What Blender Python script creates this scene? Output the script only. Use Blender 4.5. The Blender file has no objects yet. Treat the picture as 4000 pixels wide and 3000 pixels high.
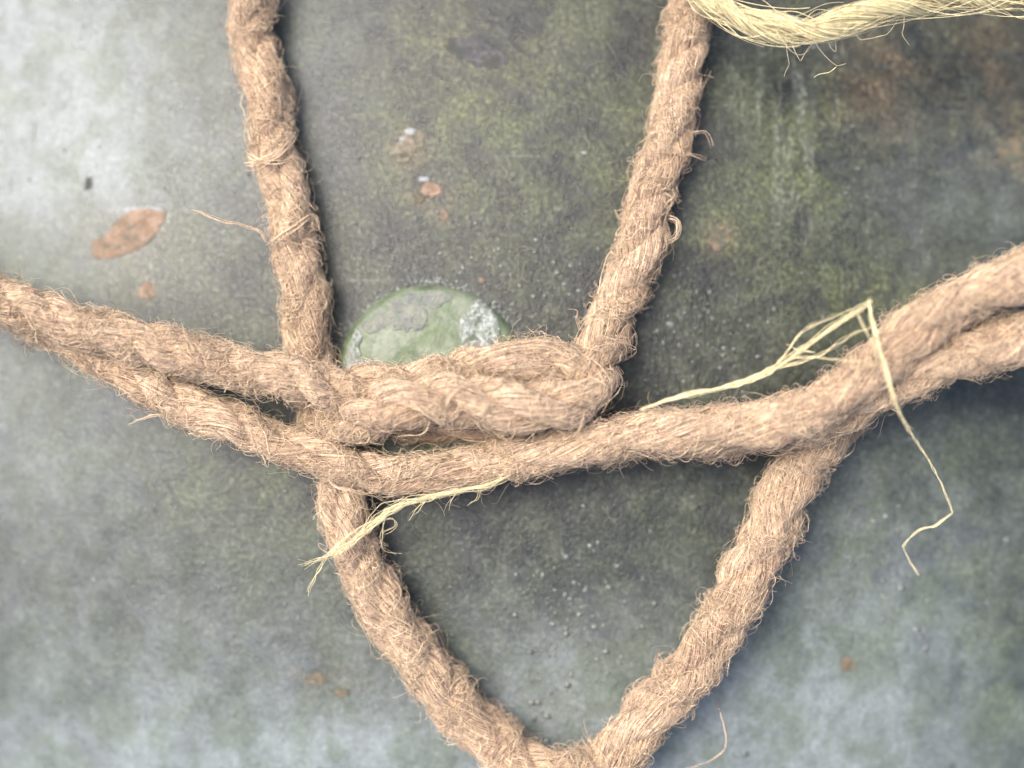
import bpy, math
import numpy as np
R_ = math.radians
rng = np.random.default_rng(11)
S = bpy.context.scene

# ------------------------------------------------------------------ camera, sky, sun, exposure
H = 0.30                                   # camera height over the top of the riveted dome
cam_d = bpy.data.cameras.new('camera'); cam = bpy.data.objects.new('camera', cam_d)
S.collection.objects.link(cam); S.camera = cam
cam.location = (0, 0, H)
cam_d.sensor_width = 36; cam_d.lens = 54; cam_d.clip_start = 0.005; cam_d.clip_end = 50
cam_d.dof.use_dof = True; cam_d.dof.focus_distance = H - 0.0110; cam_d.dof.aperture_fstop = 3.4
SUN_EL, SUN_AZ = R_(59), R_(148)           # azimuth measured from +x towards +y: light comes from the upper left
w = bpy.data.worlds.new('World'); S.world = w; w.use_nodes = True
wn = w.node_tree.nodes; wl = w.node_tree.links
sky = wn.new('ShaderNodeTexSky'); sky.sky_type = 'NISHITA'; sky.sun_disc = False
sky.sun_elevation = SUN_EL; sky.sun_rotation = R_(90) - SUN_AZ
sky.dust_density = 4.0; sky.air_density = 0.6; sky.ozone_density = 0.2
bg = wn['Background']; bg.inputs['Strength'].default_value = 0.15
wl.new(sky.outputs[0], bg.inputs[0])
sun_d = bpy.data.lights.new('sun', 'SUN'); sun = bpy.data.objects.new('sun', sun_d); S.collection.objects.link(sun)
sun_d.energy = 1.15; sun_d.angle = R_(24); sun_d.color = (1.0, 0.96, 0.90)
sun.rotation_euler = (0, R_(90) - SUN_EL, SUN_AZ)
S.view_settings.view_transform = 'Standard'; S.view_settings.look = 'None'
S.view_settings.exposure = 1.76; S.view_settings.gamma = 1
S.cycles.max_bounces = 6
S.cycles.use_denoising = True

# ------------------------------------------------------------------ helpers
DOME = 0.55                                # radius of curvature of the painted dome
K = 4000 / 2212.0
def zs(x, y): return -(x * x + y * y) / (2 * DOME)
def P(px, py, h=0.0):
    """point h metres over the dome that the camera sees at (px, py) of a 2212 x 1659 view of the photograph"""
    px = np.asarray(px, float); py = np.asarray(py, float); h = np.asarray(h, float)
    u = (px * K - 2000) * 5e-5; v = (1500 - py * K) * 5e-5
    t = np.ones_like(u + h)
    for _ in range(12):
        t = (H - (h + zs(u * t, v * t))) / H
    return np.stack([u * t, v * t, H * (1 - t)], -1)

def link(o, parent=None):
    S.collection.objects.link(o)
    if parent is not None: o.parent = parent
    return o
def tag(o, label=None, cat=None, group=None, kind=None):
    for k, v in (('label', label), ('category', cat), ('group', group), ('kind', kind)):
        if v: o[k] = v
    return o
def raw_mesh(name, V, F, mat, parent=None, col=None, smooth=True, extra=None):
    """V (n,3); F list of int arrays (m,k)"""
    me = bpy.data.meshes.new(name)
    V = np.asarray(V, np.float32)
    me.vertices.add(len(V)); me.vertices.foreach_set('co', V.ravel())
    if not isinstance(F, list): F = [F]
    tot = sum(f.size for f in F); n = sum(len(f) for f in F)
    me.loops.add(tot); me.polygons.add(n)
    me.loops.foreach_set('vertex_index', np.concatenate([f.ravel() for f in F]).astype(np.int32))
    sizes = np.concatenate([np.full(len(f), f.shape[1]) for f in F])
    starts = np.concatenate([[0], np.cumsum(sizes)[:-1]]).astype(np.int32)
    me.polygons.foreach_set('loop_start', starts)
    me.polygons.foreach_set('use_smooth', np.full(n, smooth))
    me.update(calc_edges=True)
    if col is not None:
        a = me.color_attributes.new('tint', 'FLOAT_COLOR', 'POINT')
        c = np.ones((len(V), 4), np.float32); c[:, :3] = col
        a.data.foreach_set('color', c.ravel())
    if extra is not None:
        for nm, arr in extra.items():
            a = me.attributes.new(nm, 'FLOAT', 'POINT'); a.data.foreach_set('value', np.asarray(arr, np.float32).ravel())
    me.materials.append(mat)
    return link(bpy.data.objects.new(name, me), parent)
def empty(name, loc):
    o = bpy.data.objects.new(name, None); o.location = loc; o.empty_display_size = 0.005
    return link(o)
def localise(root, objs):
    """children keep world coordinates of their vertices: offset them by the root"""
    for o in objs: o.location = -root.location

def smooth_path(pts, step=0.00025):
    """Catmull-Rom through 3D points, resampled by arc length"""
    p = np.asarray(pts, float)
    p = np.vstack([2 * p[0] - p[1], p, 2 * p[-1] - p[-2]])
    out = []
    for i in range(1, len(p) - 2):
        t = np.linspace(0, 1, 60, endpoint=False)[:, None]
        a, b, c, d = p[i - 1], p[i], p[i + 1], p[i + 2]
        out.append(0.5 * ((2 * b) + (-a + c) * t + (2 * a - 5 * b + 4 * c - d) * t ** 2 + (-a + 3 * b - 3 * c + d) * t ** 3))
    q = np.vstack(out + [p[-2][None]])
    for _ in range(6): q[1:-1] = 0.25 * q[:-2] + 0.5 * q[1:-1] + 0.25 * q[2:]
    L = np.concatenate([[0], np.cumsum(np.linalg.norm(np.diff(q, axis=0), axis=1))])
    n = int(L[-1] / step) + 1
    s = np.linspace(0, L[-1], n)
    return np.stack([np.interp(s, L, q[:, k]) for k in range(3)], 1), s
def frames(c):
    t = np.gradient(c, axis=0); t /= np.linalg.norm(t, axis=1)[:, None]
    N = np.zeros_like(c)
    n = np.cross(np.array([0, 0, 1.0]), t[0]); n /= np.linalg.norm(n); N[0] = n
    for i in range(1, len(c)):
        n = n - t[i] * np.dot(n, t[i]); n /= np.linalg.norm(n); N[i] = n
    return t, N, np.cross(t, N)
def wave(s, scale, amp, seed, n=5):
    r = np.random.default_rng(seed); o = np.zeros_like(s)
    for k in range(n):
        o = o + np.sin(s / scale * 2 * math.pi * r.uniform(0.4, 1.8) + r.uniform(0, 6.28)) / n ** 0.5
    return amp * o
def at(arr, i):
    """linear interpolation of arr rows at fractional indices i"""
    i = np.clip(i, 0, len(arr) - 1.001); a = np.floor(i).astype(int); f = i - a
    if arr.ndim == 2: f = f[..., None]
    return arr[a] * (1 - f) + arr[a + 1] * f
def tubes(pts, wid, sides=3, r=rng):
    """pts (F,P,3), wid (F,P) radii -> verts, quads"""
    F_, P_, _ = pts.shape
    t = np.gradient(pts, axis=1); t /= (np.linalg.norm(t, axis=2, keepdims=True) + 1e-12)
    ref = r.normal(size=(F_, 1, 3)); ref = ref + np.array([0, 0, 1.5])
    a = np.cross(t, ref); a /= (np.linalg.norm(a, axis=2, keepdims=True) + 1e-12)
    b = np.cross(t, a)
    V = np.zeros((F_, P_, sides, 3))
    for k in range(sides):
        an = 2 * math.pi * k / sides
        V[:, :, k] = pts + (a * math.cos(an) + b * math.sin(an)) * wid[..., None]
    idx = np.arange(F_ * P_ * sides).reshape(F_, P_, sides)
    q = []
    for k in range(sides):
        k2 = (k + 1) % sides
        q.append(np.stack([idx[:, :-1, k], idx[:, 1:, k], idx[:, 1:, k2], idx[:, :-1, k2]], -1).reshape(-1, 4))
    return V.reshape(-1, 3), np.concatenate(q)
def merge(parts):
    V, Q, C, off = [], [], [], 0
    for v, q, c in parts:
        V.append(v); Q.append(q + off); C.append(c); off += len(v)
    return np.concatenate(V), np.concatenate(Q), np.concatenate(C)

# ------------------------------------------------------------------ materials
def mat(name):
    m = bpy.data.materials.new(name); m.use_nodes = True
    nt = m.node_tree; return m, nt, nt.nodes, nt.links, nt.nodes['Principled BSDF']
def noise(nt, scale, detail=5, rough=0.6, vec=None, dist=0.0):
    n = nt.nodes.new('ShaderNodeTexNoise'); n.inputs['Scale'].default_value = scale
    n.inputs['Detail'].default_value = detail; n.inputs['Roughness'].default_value = rough
    n.inputs['Distortion'].default_value = dist
    if vec is not None: nt.links.new(vec, n.inputs['Vector'])
    return n.outputs['Fac']
def ramp(nt, fac, stops):
    n = nt.nodes.new('ShaderNodeValToRGB'); e = n.color_ramp.elements
    while len(e) < len(stops): e.new(0.5)
    for el, (p, c) in zip(e, stops):
        el.position = p; el.color = (c, c, c, 1) if isinstance(c, (int, float)) else (*c, 1)
    nt.links.new(fac, n.inputs[0]); return n.outputs[0]
def mix(nt, fac, a, b, mode='MIX'):
    n = nt.nodes.new('ShaderNodeMix'); n.data_type = 'RGBA'; n.blend_type = mode
    for s, v in ((0, fac), (6, a), (7, b)):
        if isinstance(v, (int, float)): n.inputs[s].default_value = v
        elif isinstance(v, tuple): n.inputs[s].default_value = (*v, 1)
        else: nt.links.new(v, n.inputs[s])
    return n.outputs[2]
def mth(nt, op, a, b=0.0):
    n = nt.nodes.new('ShaderNodeMath'); n.operation = op
    for s, v in ((0, a), (1, b)):
        if isinstance(v, (int, float)): n.inputs[s].default_value = v
        else: nt.links.new(v, n.inputs[s])
    return n.outputs[0]
def attr(nt, nm):
    n = nt.nodes.new('ShaderNodeAttribute'); n.attribute_name = nm; return n
def pos(nt, scale=(1, 1, 1)):
    g = nt.nodes.new('ShaderNodeNewGeometry'); m = nt.nodes.new('ShaderNodeMapping')
    m.inputs['Scale'].default_value = scale
    nt.links.new(g.outputs['Position'], m.inputs['Vector']); return m.outputs[0]
def bump(nt, hgt, strength, dist, prev=None):
    n = nt.nodes.new('ShaderNodeBump'); n.inputs['Strength'].default_value = strength
    n.inputs['Distance'].default_value = dist; nt.links.new(hgt, n.inputs['Height'])
    if prev is not None: nt.links.new(prev, n.inputs['Normal'])
    return n.outputs[0]

def fibre_mat(name, trans=0.25, rough=0.6, sheen=0.2):
    m, nt, ns, ls, b = mat(name)
    c = attr(nt, 'tint').outputs['Color']
    n = noise(nt, 900, 3, 0.6, pos(nt))
    col = mix(nt, 1.0, c, ramp(nt, n, [(0.3, 0.72), (0.7, 1.12)]), 'MULTIPLY')
    ls.new(col, b.inputs['Base Color']); b.inputs['Roughness'].default_value = rough
    b.inputs['Sheen Weight'].default_value = sheen; b.inputs['Specular IOR Level'].default_value = 0.35
    tr = ns.new('ShaderNodeBsdfTranslucent'); ls.new(col, tr.inputs[0])
    mx = ns.new('ShaderNodeMixShader'); mx.inputs[0].default_value = trans
    ls.new(b.outputs[0], mx.inputs[1]); ls.new(tr.outputs[0], mx.inputs[2])
    ls.new(mx.outputs[0], ns['Material Output'].inputs[0])
    return m
M_jute = fibre_mat('jute_fibre', 0.08, 0.65, 0.15)
M_fuzz = fibre_mat('jute_fuzz', 0.22, 0.6, 0.2)
M_sisal = fibre_mat('sisal_fibre', 0.3, 0.42, 0.1)

def painted_metal():
    m, nt, ns, ls, b = mat('weathered_dark_green_paint')
    p = pos(nt)
    moss, brown, chalk_sheen, dark = (attr(nt, k).outputs['Fac'] for k in ('moss', 'brown', 'chalk_sheen', 'streak'))
    n1 = noise(nt, 45, 8, 0.65, p, 0.4); n2 = noise(nt, 160, 8, 0.7, p); n3 = noise(nt, 700, 5, 0.7, p)
    n4 = noise(nt, 22, 6, 0.6, pos(nt, (1, 1, 1.0)), 1.0)
    n5 = noise(nt, 1400, 4, 0.7, pos(nt, (1, 0.8, 1)), 0.5); n6 = noise(nt, 75, 8, 0.72, p, 0.3)
    base = mix(nt, ramp(nt, n1, [(0.38, 0.0), (0.62, 1.0)]), (0.002, 0.0028, 0.0022), (0.0085, 0.0105, 0.0068))
    base = mix(nt, ramp(nt, n2, [(0.48, 0.0), (0.62, 0.7)]), base, (0.036, 0.040, 0.026))
    mf = mth(nt, 'MULTIPLY', moss, ramp(nt, n6, [(0.42, 0.0), (0.60, 1.0)]))
    base = mix(nt, mf, base, (0.042, 0.050, 0.017))
    bf = mth(nt, 'MULTIPLY', brown, ramp(nt, n6, [(0.40, 0.0), (0.62, 1.0)]))
    base = mix(nt, bf, base, (0.088, 0.060, 0.032))
    st = noise(nt, 420, 5, 0.65, pos(nt, (1, 0.035, 1)))
    sf = mth(nt, 'MULTIPLY', dark, ramp(nt, st, [(0.54, 0.0), (0.66, 0.6)]))
    base = mix(nt, sf, base, (0.12, 0.125, 0.095))
    base = mix(nt, 1.0, base, ramp(nt, n5, [(0.32, 0.3), (0.50, 0.9), (0.70, 2.7)]), 'MULTIPLY')
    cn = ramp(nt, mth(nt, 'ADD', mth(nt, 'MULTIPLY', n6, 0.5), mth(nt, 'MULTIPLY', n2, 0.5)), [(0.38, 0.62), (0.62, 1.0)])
    base = mix(nt, mth(nt, 'MULTIPLY', chalk_sheen, cn), base, mix(nt, ramp(nt, noise(nt, 120, 5, 0.7, pos(nt, (1, 0.7, 1)), 0.4), [(0.42, 0.0), (0.58, 1.0)]), (0.115, 0.137, 0.115), (0.160, 0.182, 0.178)))  # chalky film tones, with the pale sky sheen put into the colour
    base = mix(nt, 1.0, base, ramp(nt, n5, [(0.30, 0.75), (0.50, 1.0), (0.72, 1.35)]), 'MULTIPLY')
    base = mix(nt, ramp(nt, n3, [(0.60, 0.0), (0.78, 0.6)]), base, (0.13, 0.14, 0.10))
    # hairline scratches
    sc = noise(nt, 900, 2, 0.5, pos(nt, (0.02, 1, 1)), 0.1); sc2 = noise(nt, 38, 2, 0.5, p)
    scf = mth(nt, 'MULTIPLY', ramp(nt, sc, [(0.70, 0.0), (0.74, 0.35)]), ramp(nt, sc2, [(0.5, 0.0), (0.6, 1.0)]))
    base = mix(nt, scf, base, (0.18, 0.19, 0.18))
    ls.new(base, b.inputs['Base Color'])
    ls.new(ramp(nt, n2, [(0.3, 0.22), (0.7, 0.38)]), b.inputs['Roughness'])
    b.inputs['Specular IOR Level'].default_value = 0.38
    bb = bump(nt, n6, 0.3, 0.0005)
    bb = bump(nt, n3, 0.35, 0.0003, bb)
    bb = bump(nt, n5, 0.75, 0.00026, bb)
    bb = bump(nt, noise(nt, 3200, 3, 0.6, p), 0.5, 0.00010, bb)
    ls.new(bb, b.inputs['Normal'])
    return m
M_paint = painted_metal()
def patch_mat(name, c1, c2, sc, rough=0.8, bs=0.6, spec=0.3, bd=0.0004, c3=None, keep=0.5):
    m, nt, ns, ls, b = mat(name); p = pos(nt)
    n = noise(nt, sc, 7, 0.7, p, 0.3); n2 = noise(nt, sc * 3.1, 4, 0.7, p)
    c = mix(nt, ramp(nt, n, [(0.38, 0.0), (0.62, 1.0)]), c1, c2)
    c = mix(nt, 1.0, c, ramp(nt, n2, [(0.3, 0.65), (0.7, 1.3)]), 'MULTIPLY')
    if c3: c = mix(nt, ramp(nt, noise(nt, sc * 0.8, 6, 0.75, p, 0.8), [(keep - 0.02, 1.0), (keep + 0.05, 0.0)]), c, c3)
    ls.new(c, b.inputs['Base Color']); b.inputs['Roughness'].default_value = rough
    b.inputs['Specular IOR Level'].default_value = spec
    ls.new(bump(nt, n2, bs, bd, bump(nt, n, bs, bd * 2)), b.inputs['Normal'])
    return m
M_rust = patch_mat('orange_brown_rust', (0.16, 0.108, 0.070), (0.24, 0.172, 0.122), 420, c3=(0.10, 0.095, 0.07), keep=0.43)
M_rustd = patch_mat('dull_purple_brown_rust', (0.13, 0.115, 0.08), (0.19, 0.16, 0.115), 420, c3=(0.06, 0.062, 0.045), keep=0.42)
M_dull = patch_mat('dull_grey_bare_spot', (0.04, 0.042, 0.045), (0.075, 0.07, 0.068), 420, 0.4, c3=(0.03, 0.033, 0.026), keep=0.52)
M_ochre = patch_mat('pale_ochre_stain', (0.11, 0.09, 0.055), (0.18, 0.13, 0.085), 500, c3=(0.07, 0.075, 0.055), keep=0.48)
M_rim = patch_mat('lifted_pale_paint_edge', (0.12, 0.13, 0.13), (0.30, 0.32, 0.31), 500, 0.5)
M_disc = patch_mat('smooth_green_paint', (0.060, 0.088, 0.036), (0.12, 0.145, 0.095), 140, 0.42, 0.6, 0.4, 0.0003, c3=(0.125, 0.145, 0.10), keep=0.45)
M_grey = patch_mat('bare_grey_metal', (0.085, 0.095, 0.085), (0.135, 0.14, 0.10), 330, 0.40, 0.7, 0.6, c3=(0.08, 0.11, 0.06), keep=0.43)
M_white = patch_mat('white_speckled_lichen', (0.13, 0.15, 0.10), (0.50, 0.54, 0.52), 900, 0.6, 0.9, 0.5, c3=(0.11, 0.13, 0.09), keep=0.44)
M_blist = patch_mat('grey_green_paint_blister', (0.035, 0.04, 0.033), (0.11, 0.12, 0.10), 500, 0.28, 0.2, 0.8)

# ------------------------------------------------------------------ the painted dome
def blob(X, Y, px, py, rx, ry):
    c = P(px, py); return np.exp(-(((X - c[0]) / (rx * K * 5e-5)) ** 2 + ((Y - c[1]) / (ry * K * 5e-5)) ** 2))
def zones(X, Y):
    g = lambda *a: blob(X, Y, *a)
    moss = 0.30 + 0.7 * g(1100, 250, 330, 260) + 0.5 * g(80, 600, 200, 60) + 0.75 * g(1730, 300, 110, 260) + 1.0 * g(1960, 1300, 170, 260) \
        + 0.8 * g(1900, 640, 170, 70) + 0.5 * g(480, 1000, 220, 160) + 0.7 * g(2150, 1450, 130, 200) + 0.7 * g(1560, 500, 80, 60) + 0.3 * g(400, 480, 260, 120)
    brown = 0.85 * g(1900, 170, 105, 150) + 0.6 * g(2150, 150, 120, 170) + 0.9 * g(2180, 330, 60, 60) + 0.25 * g(700, 1470, 70, 50) + 0.3 * g(1040, 110, 160, 80) + 0.9 * g(275, 505, 95, 60) + 0.7 * g(318, 631, 34, 28) + 0.8 * g(886, 325, 40, 45) + 0.8 * g(925, 415, 50, 30) + 0.6 * g(955, 465, 25, 20) + 0.7 * g(1553, 515, 36, 34) + 0.5 * g(700, 1475, 80, 40)
    chalk_sheen = 0.04 + 0.85 * g(-60, 60, 500, 340) + 0.5 * g(-80, 300, 300, 400) + 0.55 * g(200, 360, 330, 220) + 0.5 * g(40, 960, 380, 260) + 0.55 * g(300, 1500, 800, 300) + 0.9 * g(700, 1720, 1100, 170) \
        + 1.0 * g(1000, 1720, 260, 110) + 0.35 * g(1200, 1500, 200, 160) + 0.9 * g(1650, 1640, 520, 300) + 0.5 * g(1950, 1250, 330, 350) + 0.3 * g(2100, 480, 250, 200) + 0.15 * g(700, 150, 120, 400)  # chalky film plus reflected sky sheen painted along the left and bottom
    streak = 1.0 * g(1750, 250, 200, 260) + 0.3 * g(1950, 1350, 200, 150)
    return dict(moss=np.clip(moss, 0, 1), brown=np.clip(brown, 0, 1), chalk_sheen=np.clip(chalk_sheen, 0, 1), streak=np.clip(streak, 0, 1))
nx, ny = 420, 340
xs = np.linspace(-0.17, 0.17, nx); ys = np.linspace(-0.14, 0.14, ny)
X, Y = np.meshgrid(xs, ys)
Z = zs(X, Y)
r2 = np.random.default_rng(5)
for k in range(60):                          # gentle uneven beating and orange peel of the plate
    f = r2.uniform(60, 500); a = r2.uniform(0, 6.28)
    Z += 0.011 / f * 0.16 * np.sin(f * (X * math.cos(a) + Y * math.sin(a)) + r2.uniform(0, 6.28)) * min(1, 150 / f)
idx = np.arange(nx * ny).reshape(ny, nx)
Q = np.stack([idx[:-1, :-1], idx[:-1, 1:], idx[1:, 1:], idx[1:, :-1]], -1).reshape(-1, 4)
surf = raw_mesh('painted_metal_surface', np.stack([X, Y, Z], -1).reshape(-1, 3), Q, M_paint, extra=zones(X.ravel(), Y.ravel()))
tag(surf, 'weathered dark green painted metal surface with moss, chalky film, painted-in sheen and rust stains', 'metal surface', kind='structure')

def poly_patch(name, pts, hgt, m, parent, base=0.0, wob=0.06, seed=0, zfun=zs, n=110):
    """a thin irregular plate following the ground below it: outline points in photo pixels"""
    r = np.random.default_rng(seed)
    q = P([p[0] for p in pts], [p[1] for p in pts])[:, :2]
    c = q.mean(0)
    p = np.vstack([q[-1:], q, q[:2]]); out = []
    per = max(3, n // len(pts))
    for i in range(1, len(p) - 2):
        for t in np.linspace(0, 1, per, endpoint=False):
            out.append(0.5 * (2 * p[i] + (p[i + 1] - p[i - 1]) * t + (2 * p[i - 1] - 5 * p[i] + 4 * p[i + 1] - p[i + 2]) * t * t + (3 * p[i] - p[i - 1] - 3 * p[i + 1] + p[i + 2]) * t ** 3))
    o = np.array(out); m_ = len(o)
    aa = np.arange(m_) / m_ * 6.2832; rag = np.zeros(m_)
    for q_ in range(3, 26): rag += np.sin(q_ * aa + r.uniform(0, 6.28)) * r.normal() / q_ ** 0.75
    o = c + (o - c) * (1 + wob * (rag * 0.9 + 0.5 * r.normal(size=m_)))[:, None]
    rings, hs = [1.03, 1.0, 0.96, 0.8, 0.55, 0.28], [-0.0004, hgt * .8, hgt, hgt, hgt * 1.05, hgt * 1.05]
    V = []
    for f, h_ in zip(rings, hs):
        xy = c + (o - c) * f
        V.append(np.column_stack([xy, zfun(xy[:, 0], xy[:, 1]) + base + h_ + r.normal(size=m_) * hgt * 0.08]))
    V.append(np.array([[c[0], c[1], float(zfun(c[0], c[1])) + base + hgt]])); V = np.vstack(V)
    F = []
    for k in range(len(rings) - 1):
        a = np.arange(m_) + k * m_; b = (np.arange(m_) + 1) % m_ + k * m_
        F.append(np.stack([a, b, b + m_, a + m_], -1))
    a = np.arange(m_) + (len(rings) - 1) * m_; b = (np.arange(m_) + 1) % m_ + (len(rings) - 1) * m_
    T = np.stack([a, b, np.full(m_, len(V) - 1)], -1)
    return raw_mesh(name, V, [np.concatenate(F), T], m, parent)
def ring_pts(x, y, r, seed, n=9, sy=1.0):
    q = np.random.default_rng(seed)
    return [(x + r * q.uniform(0.7, 1.25) * math.cos(a), y + sy * r * q.uniform(0.7, 1.25) * math.sin(a)) for a in np.linspace(0, 6.283, n, endpoint=False)]
big = [(262, 468), (300, 450), (352, 458), (350, 485), (330, 515), (285, 545), (235, 558), (203, 552), (203, 520), (228, 508), (246, 486)]
tag(poly_patch('rust_patch', big, 0.00022, M_rust, surf, seed=1, wob=0.055), 'largest orange rust patch where paint has peeled')
poly_patch('paint_rim', [(272, 452), (310, 446), (355, 452), (356, 462), (300, 457), (268, 466)], 0.00018, M_rim, surf, seed=2)
for i, (pts, m_) in enumerate([
        (ring_pts(318, 631, 19, 3), M_rust),
        ([(868, 292), (905, 284), (918, 315), (898, 322), (886, 345), (862, 354), (856, 325)], M_rustd),
        (ring_pts(932, 411, 21, 5, 10, 0.8), M_rust), (ring_pts(957, 465, 11, 6), M_rust), (ring_pts(905, 425, 12, 61), M_ochre),
        (ring_pts(1553, 512, 24, 7, 10), M_ochre), (ring_pts(1548, 532, 11, 8), M_rust),
        ([(965, 88), (1010, 82), (1070, 100), (1097, 130), (1060, 146), (1000, 130), (975, 112)], M_dull),
        (ring_pts(1832, 1436, 15, 10), M_ochre),
        (ring_pts(685, 1466, 24, 11, 10, 0.6), M_ochre), (ring_pts(738, 1496, 20, 12, 9, 0.5), M_ochre), (ring_pts(2185, 325, 24, 14, 10), M_ochre),
        (ring_pts(1040, 607, 6, 15), M_rust), (ring_pts(190, 398, 9, 16, 8, 1.6), M_dull)]):
    poly_patch('rust_patch', pts, 0.00016, m_, surf, seed=20 + i, wob=0.09)
for i, (x, y, r) in enumerate([(887, 283, 13), (915, 388, 11), (868, 300, 7), (1262, 330, 6), (1448, 700, 8)]):
    poly_patch('paint_rim', ring_pts(x, y, r, 40 + i, 8, 0.55), 0.0002, M_rim, surf, seed=60 + i, n=32)
# blisters and grit under the paint: nobody could count them
def blisters():
    r = np.random.default_rng(8); cs = []
    def add(n, px, py, sx, sy, lo, hi):
        x = r.normal(px, sx, n); y = r.normal(py, sy, n); c = P(x, y)
        rad = lo * (hi / lo) ** (r.random(n) ** 2.2)
        cs.append(np.column_stack([c[:, :2], rad]))
    add(220, 1020, 600, 160, 75, .0001, .00055); add(120, 1200, 640, 70, 70, .00012, .0007); add(200, 1240, 1430, 110, 130, .00015, .00075)
    add(260, 950, 300, 180, 220, .0001, .00035); add(160, 1050, 1200, 140, 110, .00015, .0004); add(160, 1480, 700, 90, 90, .00015, .00055)
    add(90, 1750, 420, 220, 220, .00015, .0005); add(110, 1900, 1350, 250, 200, .0002, .0007); add(120, 300, 300, 280, 220, .0001, .0004); add(110, 350, 1250, 280, 250, .0002, .0005)
    add(60, 1250, 1350, 50, 60, .0003, .0007)
    an = r.uniform(3.3, 6.1, 260); rr_ = 203 + np.abs(r.normal(0, 9, 260)); q_ = P(932 + rr_ * np.cos(an), 822 + rr_ * np.sin(an)); cs.append(np.column_stack([q_[:, :2], r.uniform(.0001, .00045, 260)]))
    c = np.vstack(cs); ng, nr = 8, 4
    th = np.arange(ng) * 2 * math.pi / ng
    V, F = [], []
    n = len(c); asp = r.uniform(0.75, 1.3, n)
    prof = [(1.25, -0.12), (1.0, 0.05), (0.8, 0.32), (0.45, 0.52)]
    for f, h_ in prof:
        x = c[:, 0:1] + f * c[:, 2:3] * np.cos(th) * asp[:, None]; y = c[:, 1:2] + f * c[:, 2:3] * np.sin(th) / asp[:, None]
        V.append(np.stack([x, y, zs(x, y) + h_ * c[:, 2:3] * np.ones_like(x)], -1))
    V = np.stack(V, 1)
    top = np.stack([c[:, 0], c[:, 1], zs(c[:, 0], c[:, 1]) + 0.58 * c[:, 2]], -1)
    nv = ng * nr
    allv = np.concatenate([V.reshape(n, nv, 3), top[:, None]], 1)
    q, t = [], []
    for i in range(nr - 1):
        for k in range(ng): q.append([i * ng + k, i * ng + (k + 1) % ng, (i + 1) * ng + (k + 1) % ng, (i + 1) * ng + k])
    for k in range(ng): t.append([(nr - 1) * ng + k, (nr - 1) * ng + (k + 1) % ng, nv])
    off = (np.arange(n) * (nv + 1))[:, None, None]
    o = raw_mesh('paint_blisters', allv.reshape(-1, 3), [(np.array(q) + off).reshape(-1, 4), (np.array(t) + off).reshape(-1, 3)], M_blist, surf)
    tag(o, kind='stuff')
blisters()

# ------------------------------------------------------------------ green rivet head
rc = P(932, 822); RR = 0.0186; RH = 0.0032
rivet = empty('rivet', (rc[0], rc[1], zs(rc[0], rc[1])))
tag(rivet, 'round green painted rivet head with peeling paint and white lichen, behind the knot', 'rivet')
def zr(x, y):
    d = np.sqrt((x - rc[0]) ** 2 + (y - rc[1]) ** 2) / RR
    return zs(rc[0], rc[1]) + RH * (0.65 + 0.35 * (1 - np.clip(d, 0, 1) ** 2)) - RH * 0.45 * np.clip((d - 0.92) / 0.08, 0, 1) ** 2
def rivet_head():
    ng = 128; prof = [0.0, .15, .3, .45, .6, .72, .82, .88, .91, .94, .96, .98, .99, 1.0]
    th = np.arange(ng) * 2 * math.pi / ng; V = []
    for f in prof[1:]:
        wb = 1 + (0.006 * np.sin(3 * th + 1) + 0.004 * np.sin(7 * th) + 0.003 * np.sin(17 * th + 2)) * f ** 4; x = rc[0] + RR * f * wb * np.cos(th); y = rc[1] + RR * f * wb * np.sin(th); V.append(np.stack([x, y, zr(x, y)], -1))
    x = rc[0] + RR * np.cos(th); y = rc[1] + RR * np.sin(th)
    V.append(np.stack([x, y, zs(x, y) - 0.001], -1))
    V = np.vstack(V + [np.array([[rc[0], rc[1], float(zr(rc[0], rc[1]))]])])
    F = [];
    for k in range(len(prof) - 1):
        a = np.arange(ng) + k * ng; b = (np.arange(ng) + 1) % ng + k * ng
        F.append(np.stack([a + ng, b + ng, b, a], -1))
    a = np.arange(ng); b = (np.arange(ng) + 1) % ng
    return raw_mesh('rivet_head', V, [np.concatenate(F), np.stack([a, b, np.full(ng, len(V) - 1)], -1)], M_disc, rivet)
kids = [rivet_head()]
c2 = lambda L: [((1200 + x * 0.6329) / K, (1000 + y * 0.6329) / K) for x, y in L]
pg = c2([(425, 345), (500, 290), (560, 262), (640, 235), (715, 232), (700, 300), (745, 345), (742, 410), (690, 470), (650, 445), (625, 475), (590, 455), (540, 462), (510, 425), (450, 440), (430, 480), (375, 475), (350, 420)])
pw = c2([(1020, 292), (1060, 278), (1120, 310), (1165, 365), (1190, 450), (1180, 560), (1150, 640), (1040, 690), (900, 700), (905, 625), (950, 590), (955, 520), (942, 460), (955, 385), (1005, 352)])
pl = c2([(262, 620), (285, 520), (318, 450), (345, 500), (330, 560), (345, 620), (370, 690), (300, 760), (262, 720)])
pb = c2([(640, 240), (700, 222), (780, 215), (870, 225), (900, 255), (850, 300), (790, 330), (745, 320), (700, 300)])
pt = c2([(345, 470), (380, 440), (430, 470), (500, 440), (530, 480), (500, 545), (420, 560), (360, 560)])
for nm, pts, m_, hh, s_ in (('bare_patch', pg, M_grey, .00012, 1), ('lichen_patch', pw, M_white, .00035, 2), ('lichen_patch', pl, M_white, .0003, 3),
                            ('bare_patch', pb, M_grey, .00010, 4)):
    kids.append(poly_patch(nm, pts, hh, m_, rivet, zfun=zr, seed=80 + s_, wob=0.035, n=110))
localise(rivet, kids)

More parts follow.
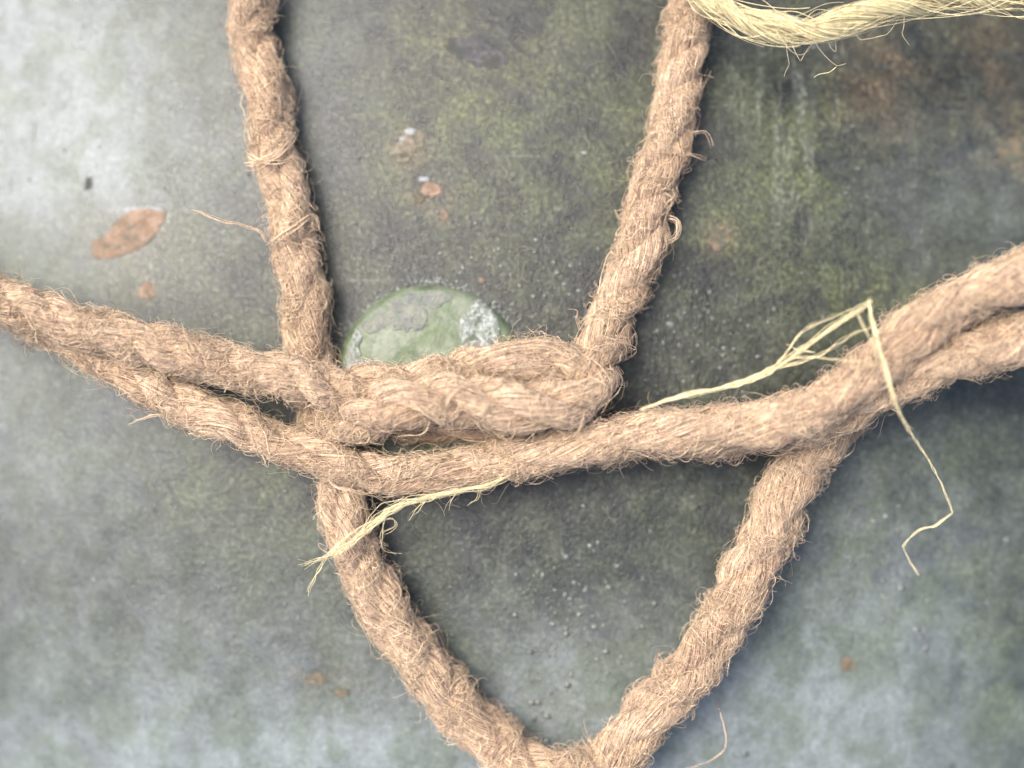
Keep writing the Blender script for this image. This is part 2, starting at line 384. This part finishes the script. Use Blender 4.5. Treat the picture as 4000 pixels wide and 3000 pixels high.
# ------------------------------------------------------------------ jute ropes
PINK = np.array([0.505, 0.352, 0.255]); TAN = np.array([0.585, 0.42, 0.275]); STRAW = np.array([0.80, 0.62, 0.40]); DARK = np.array([0.16, 0.10, 0.065])
def tint(n, r, kind):
    t = r.random((n, 1)); k = r.random(n)
    if kind == 'lay':
        c = PINK * (1 - t) + TAN * t; c[k > 0.80] = STRAW * 0.95; c[k < 0.17] = DARK * 1.5
    else:
        c = TAN * (1 - t) + STRAW * t; c[k < 0.05] = DARK * 1.6
    return np.clip(c * r.uniform(0.68, 1.18, (n, 1)), 0, 0.88)

def rope(name, pts, label, seed, R=0.0045, pitch=0.030, group='brown jute ropes of the net', fuzz=1.0, phase=0.0, extra=(), relief=0.0, rprof=((0, 1), (1, 1))):
    """three strands laid round a path; pts: (px, py, height over the surface in mm)"""
    r = np.random.default_rng(seed)
    pa = np.array(pts, float); ctrl = P(pa[:, 0], pa[:, 1], pa[:, 2] * 1e-3)
    c, s = smooth_path(ctrl); n = len(c); ds = s[1] - s[0]
    c = c + np.stack([wave(s, 0.035, 0.00025, seed + 1), wave(s, 0.03, 0.00025, seed + 2), wave(s, 0.03, 0.0002, seed + 3)], 1)
    t, N, B = frames(c)
    root = empty(name, tuple(c[n // 2] * np.array([1, 1, 1])))
    tag(root, label, 'rope', group)
    Rs = R * np.interp(s / s[-1], *rprof) * (1 + wave(s, 0.03, 0.035, seed + 4))
    base_ph = 2 * math.pi * s / pitch + phase + wave(s, 0.035, 0.4, seed + 5)
    objs = []; phs = []; rads = []
    rl = np.interp(s / s[-1], *relief) if isinstance(relief, tuple) else np.full(n, float(relief))
    for k in range(3):
        ph = base_ph + 2 * math.pi * k / 3 + wave(s, 0.02, 0.14, seed + 10 + k)
        a = Rs * (0.635 - 0.05 * rl) * (1 + wave(s, 0.012, 0.055, seed + 20 + k)); rh = Rs * (0.375 + 0.07 * rl) * (1 + wave(s, 0.015, 0.07, seed + 30 + k))
        phs.append(ph); rads.append(a)
        sc = c + (N * np.cos(ph)[:, None] + B * np.sin(ph)[:, None]) * rh[:, None]
        st, sN, sB = frames(sc)
        # core of the strand: a lumpy tube, twisted yarn ridges round it
        step = 2; ii = np.arange(0, n, step); ng = 20
        th = np.arange(ng) * 2 * math.pi / ng
        yarn = (-2 * math.pi * s[ii] / 0.030)[:, None] + th[None]
        rr = a[ii, None] * (0.93 + 0.035 * np.cos(5 * yarn) + 0.015 * r.normal(size=(len(ii), ng)))
        V = sc[ii, None] + (sN[ii, None] * np.cos(th)[None, :, None] + sB[ii, None] * np.sin(th)[None, :, None]) * rr[..., None]
        id_ = np.arange(len(ii) * ng).reshape(len(ii), ng); nxt = np.roll(id_, -1, 1)
        q = np.stack([id_[:-1], nxt[:-1], nxt[1:], id_[1:]], -1).reshape(-1, 4)
        cc = np.repeat((PINK * 0.25)[None], len(ii) * ng, 0) * r.uniform(0.85, 1.1, (len(ii) * ng, 1))  # core colour darkened to paint shade into the creases between fibres
        parts = [(V.reshape(-1, 3), q, cc)]
        # fibres lying on the strand
        L = s[-1]; nf = int(L / 0.001 * 28); Pn = 11
        i0 = r.uniform(0, n, nf); ln = r.uniform(0.008, 0.022, nf) / ds
        al0 = r.uniform(0, 2 * math.pi, nf)
        tt = np.linspace(0, 1, Pn)
        fi = i0[:, None] + ln[:, None] * tt
        ss = fi * ds
        al = al0[:, None] - 2 * math.pi * (ss - i0[:, None] * ds) / 0.030 + 0.15 * np.sin(tt * r.uniform(2, 9, (nf, 1)) + r.uniform(0, 6, (nf, 1))) * r.random((nf, 1))
        lift = 0.97 + 0.05 * r.random((nf, 1)) + 0.07 * r.random((nf, 1)) ** 3 * np.sin(tt * math.pi * r.integers(1, 4, (nf, 1))) ** 2
        C = at(sc, fi); fN = at(sN, fi); fB = at(sB, fi); ar = at(a, fi)
        off = fN * np.cos(al)[..., None] + fB * np.sin(al)[..., None]
        pt = C + off * (ar * lift)[..., None]
        axis = at(c, fi)                             # cull fibres buried inside the rope or facing the plate
        out = ((pt - axis) * off).sum(-1).mean(1); up = off[..., 2].mean(1)
        keep = (out > -0.0002) & (up > -0.45) & (fi[:, -1] < n - 1)
        pt = pt[keep]; nk = len(pt)
        wd = r.uniform(0.00004, 0.000115, (nk, 1)) * (0.35 + 0.65 * np.sin(np.linspace(0.08, 1, Pn) * math.pi * 0.95))[None]
        v, q2 = tubes(pt, wd, 3, r)
        tn = tint(nk, r, 'lay'); sm = ss.mean(1)[keep]         # browner and straw coloured lengths alternate
        lw = 0.5 + 0.5 * np.sin(sm / 0.011 + 2.1 * k + seed + 1.5 * np.sin(sm / 0.023)); tn = tn * (0.78 + 0.24 * lw[:, None]) * np.stack([1 + 0 * lw, 0.95 + 0.06 * lw, 0.88 + 0.12 * lw], 1)
        col = np.repeat(tn, Pn * 3, 0)
        parts.append((v, q2, col))
        V, Qd, Cc = merge(parts)
        objs.append(raw_mesh('strand', V, Qd, M_jute, root, Cc))
    # ---- loose fibres in cylinder coordinates round the rope
    def env(th, fi):
        o = np.zeros_like(th)
        for k in range(3):
            pk = at(phs[k], fi); ak = at(rads[k], fi); rh = at(Rs * (0.375 + 0.07 * rl), fi)
            d = th - pk; sd = np.sin(d); cd = np.cos(d)
            v = rh * cd + np.sqrt(np.clip(ak ** 2 - (rh * sd) ** 2, 0, None))
            o = np.maximum(o, np.where(cd > 0, v, 0))
        return np.maximum(o, Rs.mean() * 0.62)
    def clumped(m_):
        """start positions bunched in matted places"""
        i0 = r.uniform(0, n, m_ * 3); th = r.uniform(0, 6.283, m_ * 3)
        dens = 0.5 + 0.5 * np.sin(i0 * ds / 0.009 * 2 + 1.3 * np.sin(i0 * ds / 0.013 + seed) + th * 1.0) * np.sin(i0 * ds / 0.021 * 3 - 2 * th)
        k = r.random(m_ * 3) < np.clip(dens * 1.5 - 0.35, 0.08, 1); i0, th = i0[k][:m_], th[k][:m_]
        return i0, th
    L = s[-1]; parts = []
    for cnt, lo, hi, out_, spread, Pn, wlo, whi in (
            (17 * fuzz, .003, .013, 0.00045, 1.0, 11, .00004, .000095),      # matted web lying on the surface
            (14 * fuzz, .003, .010, 0.0010, 1.1, 11, .000035, .00008),        # fuzz standing off
            (2.2 * fuzz, .005, .015, 0.0020, 1.0, 14, .000035, .00007)):    # long curly strays
        m_ = int(L / 0.001 * cnt); i0, th0 = clumped(m_); m_ = len(i0)
        tt = np.linspace(0, 1, Pn)[None]
        ln = r.uniform(lo, hi, (m_, 1))
        ang = r.normal(0, 0.9 * spread, (m_, 1)) + r.choice([0, math.pi], (m_, 1))       # heading between along and round the rope
        curl = r.normal(0, 3.2, (m_, 1)); kink = r.normal(0, 1.2, (m_, 1))
        hd = ang + curl * tt + kink * np.sin(tt * r.uniform(4, 13, (m_, 1)) + r.uniform(0, 6, (m_, 1)))
        stp = ln / (Pn - 1)
        da = np.cumsum(np.cos(hd), 1) * stp; dc = np.cumsum(np.sin(hd), 1) * stp
        fi = np.clip(i0[:, None] + da / ds, 0, n - 1.01); th = th0[:, None] + dc / R
        hgt = out_ * r.random((m_, 1)) ** 1.6 * 2.2 * (np.abs(np.sin(tt * r.uniform(1.2, 4.5, (m_, 1)) + r.uniform(0, 0.5, (m_, 1)))) if out_ < .002 else tt ** 1.3 * (1 + 0.2 * np.sin(tt * 9 + kink)))
        rad = env(th, fi) + 0.00006 + hgt
        pt = at(c, fi) + (at(N, fi) * np.cos(th)[..., None] + at(B, fi) * np.sin(th)[..., None]) * rad[..., None]
        up = ((pt - at(c, fi))[..., 2] / rad).mean(1)
        pt = pt[up > (-0.5 if out_ < .0005 else -0.8)]; nk = len(pt)
        pt[..., 2] = np.maximum(pt[..., 2], zs(pt[..., 0], pt[..., 1]) + 0.0002)
        wd = r.uniform(wlo, whi, (nk, 1)) * (1 - 0.6 * tt)
        v, q = tubes(pt, wd, 3, r)
        parts.append((v, q, np.repeat(tint(nk, r, 'fuzz'), Pn * 3, 0)))
    V, Qd, Cc = merge(parts)
    fz = raw_mesh('loose_fibres', V, Qd, M_fuzz, root, Cc); tag(fz, kind='stuff'); objs.append(fz)
    # hand-placed loose threads: lists of (px, py, mm)
    for j, (tp, nth, jit, rad_) in enumerate(extra):
        objs.append(threads('loose_thread', tp, nth, jit, rad_, r, M_fuzz, root, 'fuzz'))
    localise(root, objs)
    return root

def threads(name, pts, nth, jit, rad_, r, m, parent, kind, col=None, smooth=True):
    """nth thin fibres side by side along a path given in photo pixels"""
    pa = np.array(pts, float); ctrl = P(pa[:, 0], pa[:, 1], pa[:, 2] * 1e-3)
    if smooth: c, s = smooth_path(ctrl, 0.0006)
    else:
        L = np.concatenate([[0], np.cumsum(np.linalg.norm(np.diff(ctrl, axis=0), axis=1))]); s = np.linspace(0, L[-1], int(L[-1] / 0.0006) + 2)
        c = np.stack([np.interp(s, L, ctrl[:, k]) for k in range(3)], 1)
    n = len(c); T, N, B = frames(c); out = []
    for k in range(nth):
        a0, b0 = (r.random() * 0.12, 1 - r.random() * 0.12) if nth > 1 else (0, 1)
        i = np.linspace(a0 * (n - 1), b0 * (n - 1), n)
        o = jit * (0.5 + r.random()) ; ph = r.uniform(0, 6.28); tw = r.normal(0, 0.5)
        p = at(c, i) + at(N, i) * (o * np.cos(ph + tw * s / 0.004) * r.uniform(0.3, 1))[:, None] + at(B, i) * (o * np.sin(ph + tw * s / 0.004))[:, None] \
            + np.stack([wave(s, 0.006, 0.00010, r.integers(1e6)), wave(s, 0.006, 0.00010, r.integers(1e6)), np.zeros(n)], 1)
        out.append(p)
    pt = np.stack(out); F_ = len(pt)
    wd = r.uniform(0.75, 1.25, (F_, 1)) * rad_ * np.clip(np.minimum(np.linspace(0, 1, n) * 6 + 0.4, 1), 0, 1)[None] * (1 - 0.6 * np.linspace(0, 1, n)[None] ** 2)
    v, q = tubes(pt, wd, 5, r)
    cc = tint(F_, r, kind) if col is None else np.clip(np.array(col)[None] * r.uniform(0.85, 1.15, (F_, 1)), 0, 1)
    return raw_mesh(name, v, q, m, parent, np.repeat(cc, n * 5, 0))

rope('rope', [(505, -230, 9), (530, -60, 8), (552, 90, 5), (583, 240, 4.8), (598, 350, 4.8), (628, 460, 4.8), (650, 590, 4.8), (662, 720, 4.8), (690, 860, 5), (732, 1000, 6),
              (745, 1100, 7), (775, 1210, 6.5), (828, 1310, 6), (895, 1410, 6), (975, 1510, 6), (1060, 1600, 6), (1160, 1664, 9), (1270, 1664, 9), (1345, 1610, 9), (1390, 1560, 9),
              (1500, 1430, 9), (1580, 1310, 9), (1640, 1190, 9), (1700, 1060, 9), (1765, 955, 7.5), (1840, 872, 6.5), (1915, 790, 7), (2000, 715, 9), (2110, 650, 12), (2240, 590, 13), (2420, 510, 14)],
     'brown rope from the upper left passing behind the knot and sagging to the bottom edge', 100, R=0.0046, rprof=((0, .3, .45, 1), (.9, .91, 1.03, 1.03)), pitch=0.036, phase=0.4,
     extra=[([(582, 530, 11), (560, 500, 12), (520, 485, 13), (480, 478, 14), (450, 465, 15), (412, 450, 16)], 9, 0.00022, 0.00007),
            ([(528, 352, 8), (552, 352, 10), (585, 342, 11), (615, 322, 11), (640, 292, 8)], 16, 0.0011, 0.00006),
            ([(535, 330, 8), (560, 345, 10), (600, 350, 11), (625, 340, 9)], 8, 0.0009, 0.00006),
            ([(580, 530, 9), (600, 515, 11), (640, 490, 11), (672, 470, 9), (680, 500, 9)], 9, 0.0009, 0.00006),
            ([(1545, 1510, 12), (1562, 1560, 9), (1568, 1610, 8), (1540, 1640, 8), (1500, 1656, 8), (1470, 1664, 8)], 2, 0.0001, 0.00009),
            ([(700, 1010, 12), (722, 1050, 13), (760, 1060, 13), (812, 1072, 11)], 4, 0.0004, 0.00006)])
rope('rope', [(1530, -240, 9), (1510, -80, 8), (1484, 70, 6), (1462, 200, 5.4), (1434, 330, 5), (1405, 440, 5), (1372, 560, 5), (1330, 660, 5), (1300, 735, 7), (1287, 790, 11), (1272, 846, 14), (1205, 876, 15), (1100, 872, 15.5), (1000, 864, 15.5), (900, 868, 15),
              (820, 886, 13.5), (752, 908, 11), (708, 928, 7.5), (690, 945, 3)],
     'brown rope down from the top edge, bending left into the front of the knot', 200, R=0.0043, rprof=((0, .52, .62, 1), (1, 1, 1.10, 1.05)), relief=((0, .5, .6, 1), (0, 0, 2.4, 2.2)), pitch=0.030, phase=2.0, fuzz=0.8,
     extra=[([(1255, 715, 10), (1245, 690, 11), (1248, 670, 12), (1225, 668, 12)], 3, 0.0002, 0.00006), ([(1440, 470, 8), (1462, 480, 9), (1460, 510, 9), (1440, 520, 8)], 8, 0.0007, 0.00006), ([(1490, 290, 8), (1525, 285, 9), (1540, 320, 8)], 3, 0.0005, 0.00005), ([(1480, 330, 8), (1510, 338, 8), (1530, 345, 7)], 3, 0.0004, 0.00005),
            ([(1290, 640, 10), (1300, 590, 11), (1312, 550, 11), (1318, 540, 11)], 5, 0.0002, 0.00005),
            ([(1250, 770, 13), (1290, 800, 16), (1308, 850, 17), (1280, 890, 17)], 12, 0.0014, 0.00006),
            ([(700, 880, 14), (690, 915, 13), (720, 945, 12), (790, 935, 14)], 12, 0.0014, 0.00006), ([(960, 880, 20), (980, 845, 20.5), (1020, 830, 20), (1050, 850, 20.5)], 8, 0.0008, 0.00006),
            ([(1090, 920, 17), (1150, 918, 18), (1230, 905, 17)], 10, 0.0010, 0.00006), ([(880, 850, 19), (915, 885, 20), (955, 912, 18), (985, 890, 19.5), (1002, 850, 20)], 6, 0.0005, 0.00006),
            ([(930, 900, 18), (915, 935, 16), (880, 940, 15), (848, 946, 14)], 2, 0.0001, 0.00009)])
rope('rope', [(-240, 560, 25), (-80, 620, 22), (60, 668, 20), (220, 718, 18), (400, 765, 16), (560, 803, 14), (700, 835, 12), (800, 840, 10.5), (900, 832, 10), (1000, 812, 10.5), (1090, 790, 12),
              (1170, 780, 12.5), (1232, 792, 11.5), (1258, 825, 9), (1235, 862, 7.5), (1170, 895, 6.2), (1050, 907, 5.8), (930, 907, 5.6), (800, 898, 5.4), (700, 870, 5.0)],
     'brown rope from the left edge looping over the knot top and tucking behind it', 300, R=0.0043, rprof=((0, .35, .5, 1), (.92, .93, 1, 1)), phase=1.1, fuzz=0.85, relief=((0, .40, .47, 1), (0.0, 0.0, 1.9, 1.0)),
     extra=[([(1050, 770, 15), (1110, 748, 17), (1180, 742, 17), (1230, 765, 16)], 12, 0.0013, 0.00006),
            ([(905, 795, 14), (930, 770, 15), (955, 775, 15), (970, 785, 14)], 6, 0.0006, 0.00006),
            ([(990, 745, 15), (1010, 762, 15), (1045, 790, 15)], 3, 0.0001, 0.00008)])
rope('rope', [(-240, 540, 14), (-80, 615, 12), (60, 686, 11), (157, 732, 11), (245, 782, 11.5), (330, 834, 12), (460, 898, 12), (590, 953, 11), (720, 998, 10.5), (850, 1022, 10), (980, 1016, 10), (1120, 992, 10.5),
              (1260, 958, 12), (1400, 938, 13.5), (1560, 928, 16), (1660, 912, 18), (1757, 882, 20), (1825, 843, 21), (1893, 790, 22), (1957, 735, 23), (2034, 676, 25), (2130, 628, 27), (2240, 580, 28), (2420, 502, 30)],
     'pinkish brown rope crossing the whole view just below the knot', 400, R=0.0042, rprof=((0, .25, .45, .6, .8, 1), (.95, .92, .87, .93, 1.05, 1.08)), pitch=0.040, phase=0.2, fuzz=0.7, relief=0.1,
     extra=[([(375, 890, 14), (340, 895, 13), (305, 905, 12), (275, 918, 12)], 6, 0.00025, 0.00007),
            ([(1020, 1020, 16), (1000, 1045, 16), (960, 1052, 15), (905, 1062, 15)], 4, 0.0005, 0.00006)])

rope('rope', [(2420, 665, 27), (2212, 728, 25), (2103, 758, 23), (1984, 800, 20), (1900, 842, 17.5), (1820, 886, 14.5), (1740, 916, 12.5), (1640, 930, 10), (1520, 938, 8), (1400, 942, 6), (1290, 952, 4.8), (1180, 968, 4.2)],
     'lower of the two brown ropes at the right edge, slipping under its neighbour', 500, R=0.0043, pitch=0.036, phase=1.4, fuzz=0.8)

# ------------------------------------------------------------------ sisal
SIS = (0.90, 0.78, 0.46)
def sisal_twine():
    r = np.random.default_rng(600)
    pts = [(1400, -170, 20), (1470, -80, 20), (1530, -5, 20), (1590, 32, 20), (1680, 62, 21), (1760, 66, 22), (1850, 40, 23), (1950, 8, 24), (2060, -6, 24), (2160, -8, 24), (2260, -15, 25), (2420, -40, 25)]
    pa = np.array(pts, float); c, s = smooth_path(P(pa[:, 0], pa[:, 1], pa[:, 2] * 1e-3)); n = len(c); ds = s[1] - s[0]
    t, N, B = frames(c); root = empty('sisal_twine', tuple(c[n // 2])); RT = 0.0025; objs = []
    tag(root, 'pale yellow sisal twine sagging along the top right edge', 'twine')
    for k in range(2):
        Pn = 48; nf = 480
        i0 = r.uniform(-0.2 * n, n * 0.9, nf); ln = r.uniform(0.03, 0.09, nf) / ds; tt = np.linspace(0, 1, Pn)
        fi = np.clip(i0[:, None] + ln[:, None] * tt, 0, n - 1.01); ss = fi * ds
        ph = 2 * math.pi * ss / 0.030 + math.pi * k
        rho = RT * 0.55 * np.sqrt(r.random((nf, 1))) * (1 + 0.35 * np.sin(tt * r.uniform(3, 14, (nf, 1)) + r.uniform(0, 6, (nf, 1)))); a2 = r.uniform(0, 6.28, (nf, 1)) + ss * 2 * math.pi / 0.03
        ox = RT * 0.5 * np.cos(ph) + rho * np.cos(a2); oy = RT * 0.5 * np.sin(ph) + rho * np.sin(a2)
        pt = at(c, fi) + at(N, fi) * ox[..., None] + at(B, fi) * oy[..., None]
        v, q = tubes(pt, r.uniform(0.00004, 0.00009, (nf, 1)) * np.ones((1, Pn)), 4, r)
        cc = np.clip(np.array(SIS)[None] * r.uniform(0.55, 1.15, (nf, 1)), 0, .9)
        objs.append(raw_mesh('strand', v, q, M_sisal, root, np.repeat(cc, Pn * 4, 0)))
    # stray stiff fibres bowing off the twine
    nf = 190; Pn = 16; i0 = r.uniform(0, n * 0.95, nf); ln = r.uniform(0.006, 0.022, nf) / ds; tt = np.linspace(0, 1, Pn)
    fi = np.clip(i0[:, None] + ln[:, None] * tt, 0, n - 1.01); th = r.uniform(0, 6.28, (nf, 1)) + tt * r.normal(0, 1.2, (nf, 1))
    rad = RT * (0.8 + r.random((nf, 1)) ** 2 * 1.3 * np.sin(tt * math.pi * r.choice([0.5, 1.0], (nf, 1))))
    pt = at(c, fi) + (at(N, fi) * np.cos(th)[..., None] + at(B, fi) * np.sin(th)[..., None]) * rad[..., None]
    v, q = tubes(pt, r.uniform(0.00004, 0.00007, (nf, 1)) * np.ones((1, Pn)), 4, r)
    objs.append(tag(raw_mesh('stray_fibres', v, q, M_sisal, root, np.repeat(np.repeat(np.array([SIS]), nf, 0), Pn * 4, 0)), kind='stuff'))
    for tp in ([(1700, 70, 23), (1698, 100, 20), (1704, 140, 18), (1695, 165, 17)], [(1704, 80, 22), (1728, 134, 18), (1748, 100, 20)], [(1750, 75, 23), (1780, 120, 19), (1808, 142, 17), (1826, 138, 17)],
               [(1808, 142, 17), (1790, 158, 16), (1768, 162, 16), (1760, 168, 16)], [(1768, 60, 24), (1805, 115, 20), (1806, 60, 24)], [(1820, 35, 25), (1858, 88, 21), (1915, 75, 21), (1950, 30, 24)],
               [(1955, 30, 25), (1948, 70, 22), (1965, 100, 20)], [(1560, 45, 22), (1600, 80, 22), (1655, 95, 22)], [(1590, 30, 25), (1640, 70, 24), (1690, 88, 23)]):
        objs.append(threads('stray_fibre', tp, 1, 0, 0.00008, r, M_sisal, root, 'fuzz', SIS, smooth=False))
    localise(root, objs)
sisal_twine()

def bundle(name, label, main, specs, seed):
    r = np.random.default_rng(seed); c0 = P(*[np.float64(v) for v in (main[0], main[1], main[2] * 1e-3)])
    root = empty(name, tuple(c0)); tag(root, label, 'fibre bundle'); objs = []
    for pts, cnt, jit, rad_ in specs:
        for k in range(cnt):
            pj = [(x + r.normal(0, jit * f), y + r.normal(0, jit * f), z + r.normal(0, jit * 0.05)) for (x, y, z), f in zip(pts, np.linspace(0.6, 1.3, len(pts)))]
            objs.append(threads('fibre', pj, 1, 0, rad_ * r.uniform(0.5, 1.05), r, M_sisal, root, 'fuzz', tuple(np.array(SIS) * r.uniform(0.75, 1.08))))
    localise(root, objs)
bundle('sisal_strand', 'pale yellow sisal strand kinked to a peak beside the right hand rope, its end dangling', (1600, 815, 18), [
    ([(1385, 884, 18), (1440, 866, 19), (1500, 850, 20), (1590, 830, 20), (1660, 802, 20), (1720, 765, 21), (1790, 715, 23), (1850, 672, 25), (1880, 652, 26)], 16, 3.2, 0.00011),
    ([(1540, 842, 20), (1640, 806, 20), (1690, 778, 21), (1730, 722, 22), (1785, 690, 24), (1840, 668, 25)], 4, 3.0, 0.00008),
    ([(1650, 800, 20), (1760, 770, 22), (1830, 730, 24), (1880, 700, 26)], 3, 3.0, 0.00008),
    ([(1660, 802, 21), (1720, 775, 22), (1800, 775, 26), (1880, 792, 31), (1920, 805, 31)], 2, 2.0, 0.00009),
    ([(1878, 648, 27), (1886, 700, 30), (1905, 770, 32), (1922, 840, 31), (1944, 890, 28), (1965, 930, 24)], 7, 3.0, 0.00011),
    ([(1940, 885, 28), (1965, 930, 24), (1990, 970, 20), (2018, 1015, 16), (2040, 1060, 14), (2058, 1108, 12)], 6, 1.3, 0.00012),
    ([(2058, 1108, 12), (2020, 1135, 11), (1980, 1150, 10), (1950, 1180, 10)], 3, 1.2, 0.00012),
    ([(1950, 1180, 10), (1966, 1212, 9), (1985, 1242, 8)], 3, 1.2, 0.00011),
    ([(1852, 676, 26), (1862, 700, 29), (1885, 745, 31), (1902, 790, 32)], 3, 3.0, 0.00009),
    ([(1760, 762, 22), (1726, 758, 21), (1708, 748, 20), (1698, 742, 20)], 3, 1.5, 0.00008),
    ([(1680, 868, 19), (1640, 850, 20), (1600, 840, 20)], 1, 2.0, 0.00006)], 700)
bundle('sisal_strand', 'pale yellow sisal strand fraying out below the knot across the lower rope', (900, 1085, 14), [
    ([(1120, 1018, 13), (1050, 1048, 15), (980, 1065, 15), (910, 1078, 15), (850, 1095, 15), (805, 1125, 15), (765, 1165, 15), (720, 1200, 14)], 13, 5.0, 0.00010),
    ([(900, 1080, 15), (840, 1110, 16), (790, 1150, 16), (740, 1185, 16), (690, 1210, 14), (648, 1222, 12)], 6, 4.0, 0.00008),
    ([(760, 1150, 16), (712, 1195, 14), (690, 1230, 12), (672, 1262, 11), (664, 1282, 10)], 3, 2.5, 0.00008),
    ([(800, 1130, 16), (845, 1120, 15), (852, 1140, 14), (830, 1150, 14)], 3, 3.0, 0.00008),
    ([(830, 1110, 16), (822, 1170, 14), (836, 1190, 12), (858, 1196, 11)], 2, 3.0, 0.00006),
    ([(990, 1062, 15), (972, 1085, 14), (966, 1104, 13)], 2, 3.0, 0.00006), ([(1040, 1050, 15), (1030, 1080, 14), (1010, 1092, 13)], 2, 4.0, 0.00006),
    ([(920, 1078, 15), (905, 1100, 14), (890, 1112, 13)], 3, 5.0, 0.00006)], 800)

# ------------------------------------------------------------------ shed fibres lying on the paint
def debris():
    r = np.random.default_rng(900); parts = []
    spots = [(1120, 545), (1135, 570), (1030, 525), (1300, 395), (1240, 440), (210, 280), (700, 60), (690, 130), (1650, 560), (1480, 990), (1110, 1240), (940, 1330), (1260, 330), (880, 540), (760, 430), (1600, 1480)] + \
            [(r.uniform(680, 1400), r.uniform(20, 720)) for _ in range(30)] + [(r.uniform(0, 2212), r.uniform(0, 1650)) for _ in range(40)]
    for px, py in spots:
        Pn = 14; L = r.uniform(0.0015, 0.006); hd = r.uniform(0, 6.28) + np.cumsum(r.normal(0, 0.35, Pn)) + np.linspace(0, 1, Pn) * r.normal(0, 2)
        c0 = P(px, py); x = c0[0] + np.cumsum(np.cos(hd)) * L / Pn; y = c0[1] + np.cumsum(np.sin(hd)) * L / Pn
        z = zs(x, y) + 0.00016 + 0.0002 * r.random()
        v, q = tubes(np.stack([x, y, z], -1)[None], np.full((1, Pn), r.uniform(0.00003, 0.00006)), 4, r)
        parts.append((v, q, np.repeat(np.array([[0.28, 0.27, 0.20]]), len(v), 0)))
    V, Q_, C_ = merge(parts)
    tag(raw_mesh('shed_fibres', V, Q_, M_fuzz, None, C_), 'tiny pale shed fibres scattered over the dark green paint', 'fibres', kind='stuff')
debris()
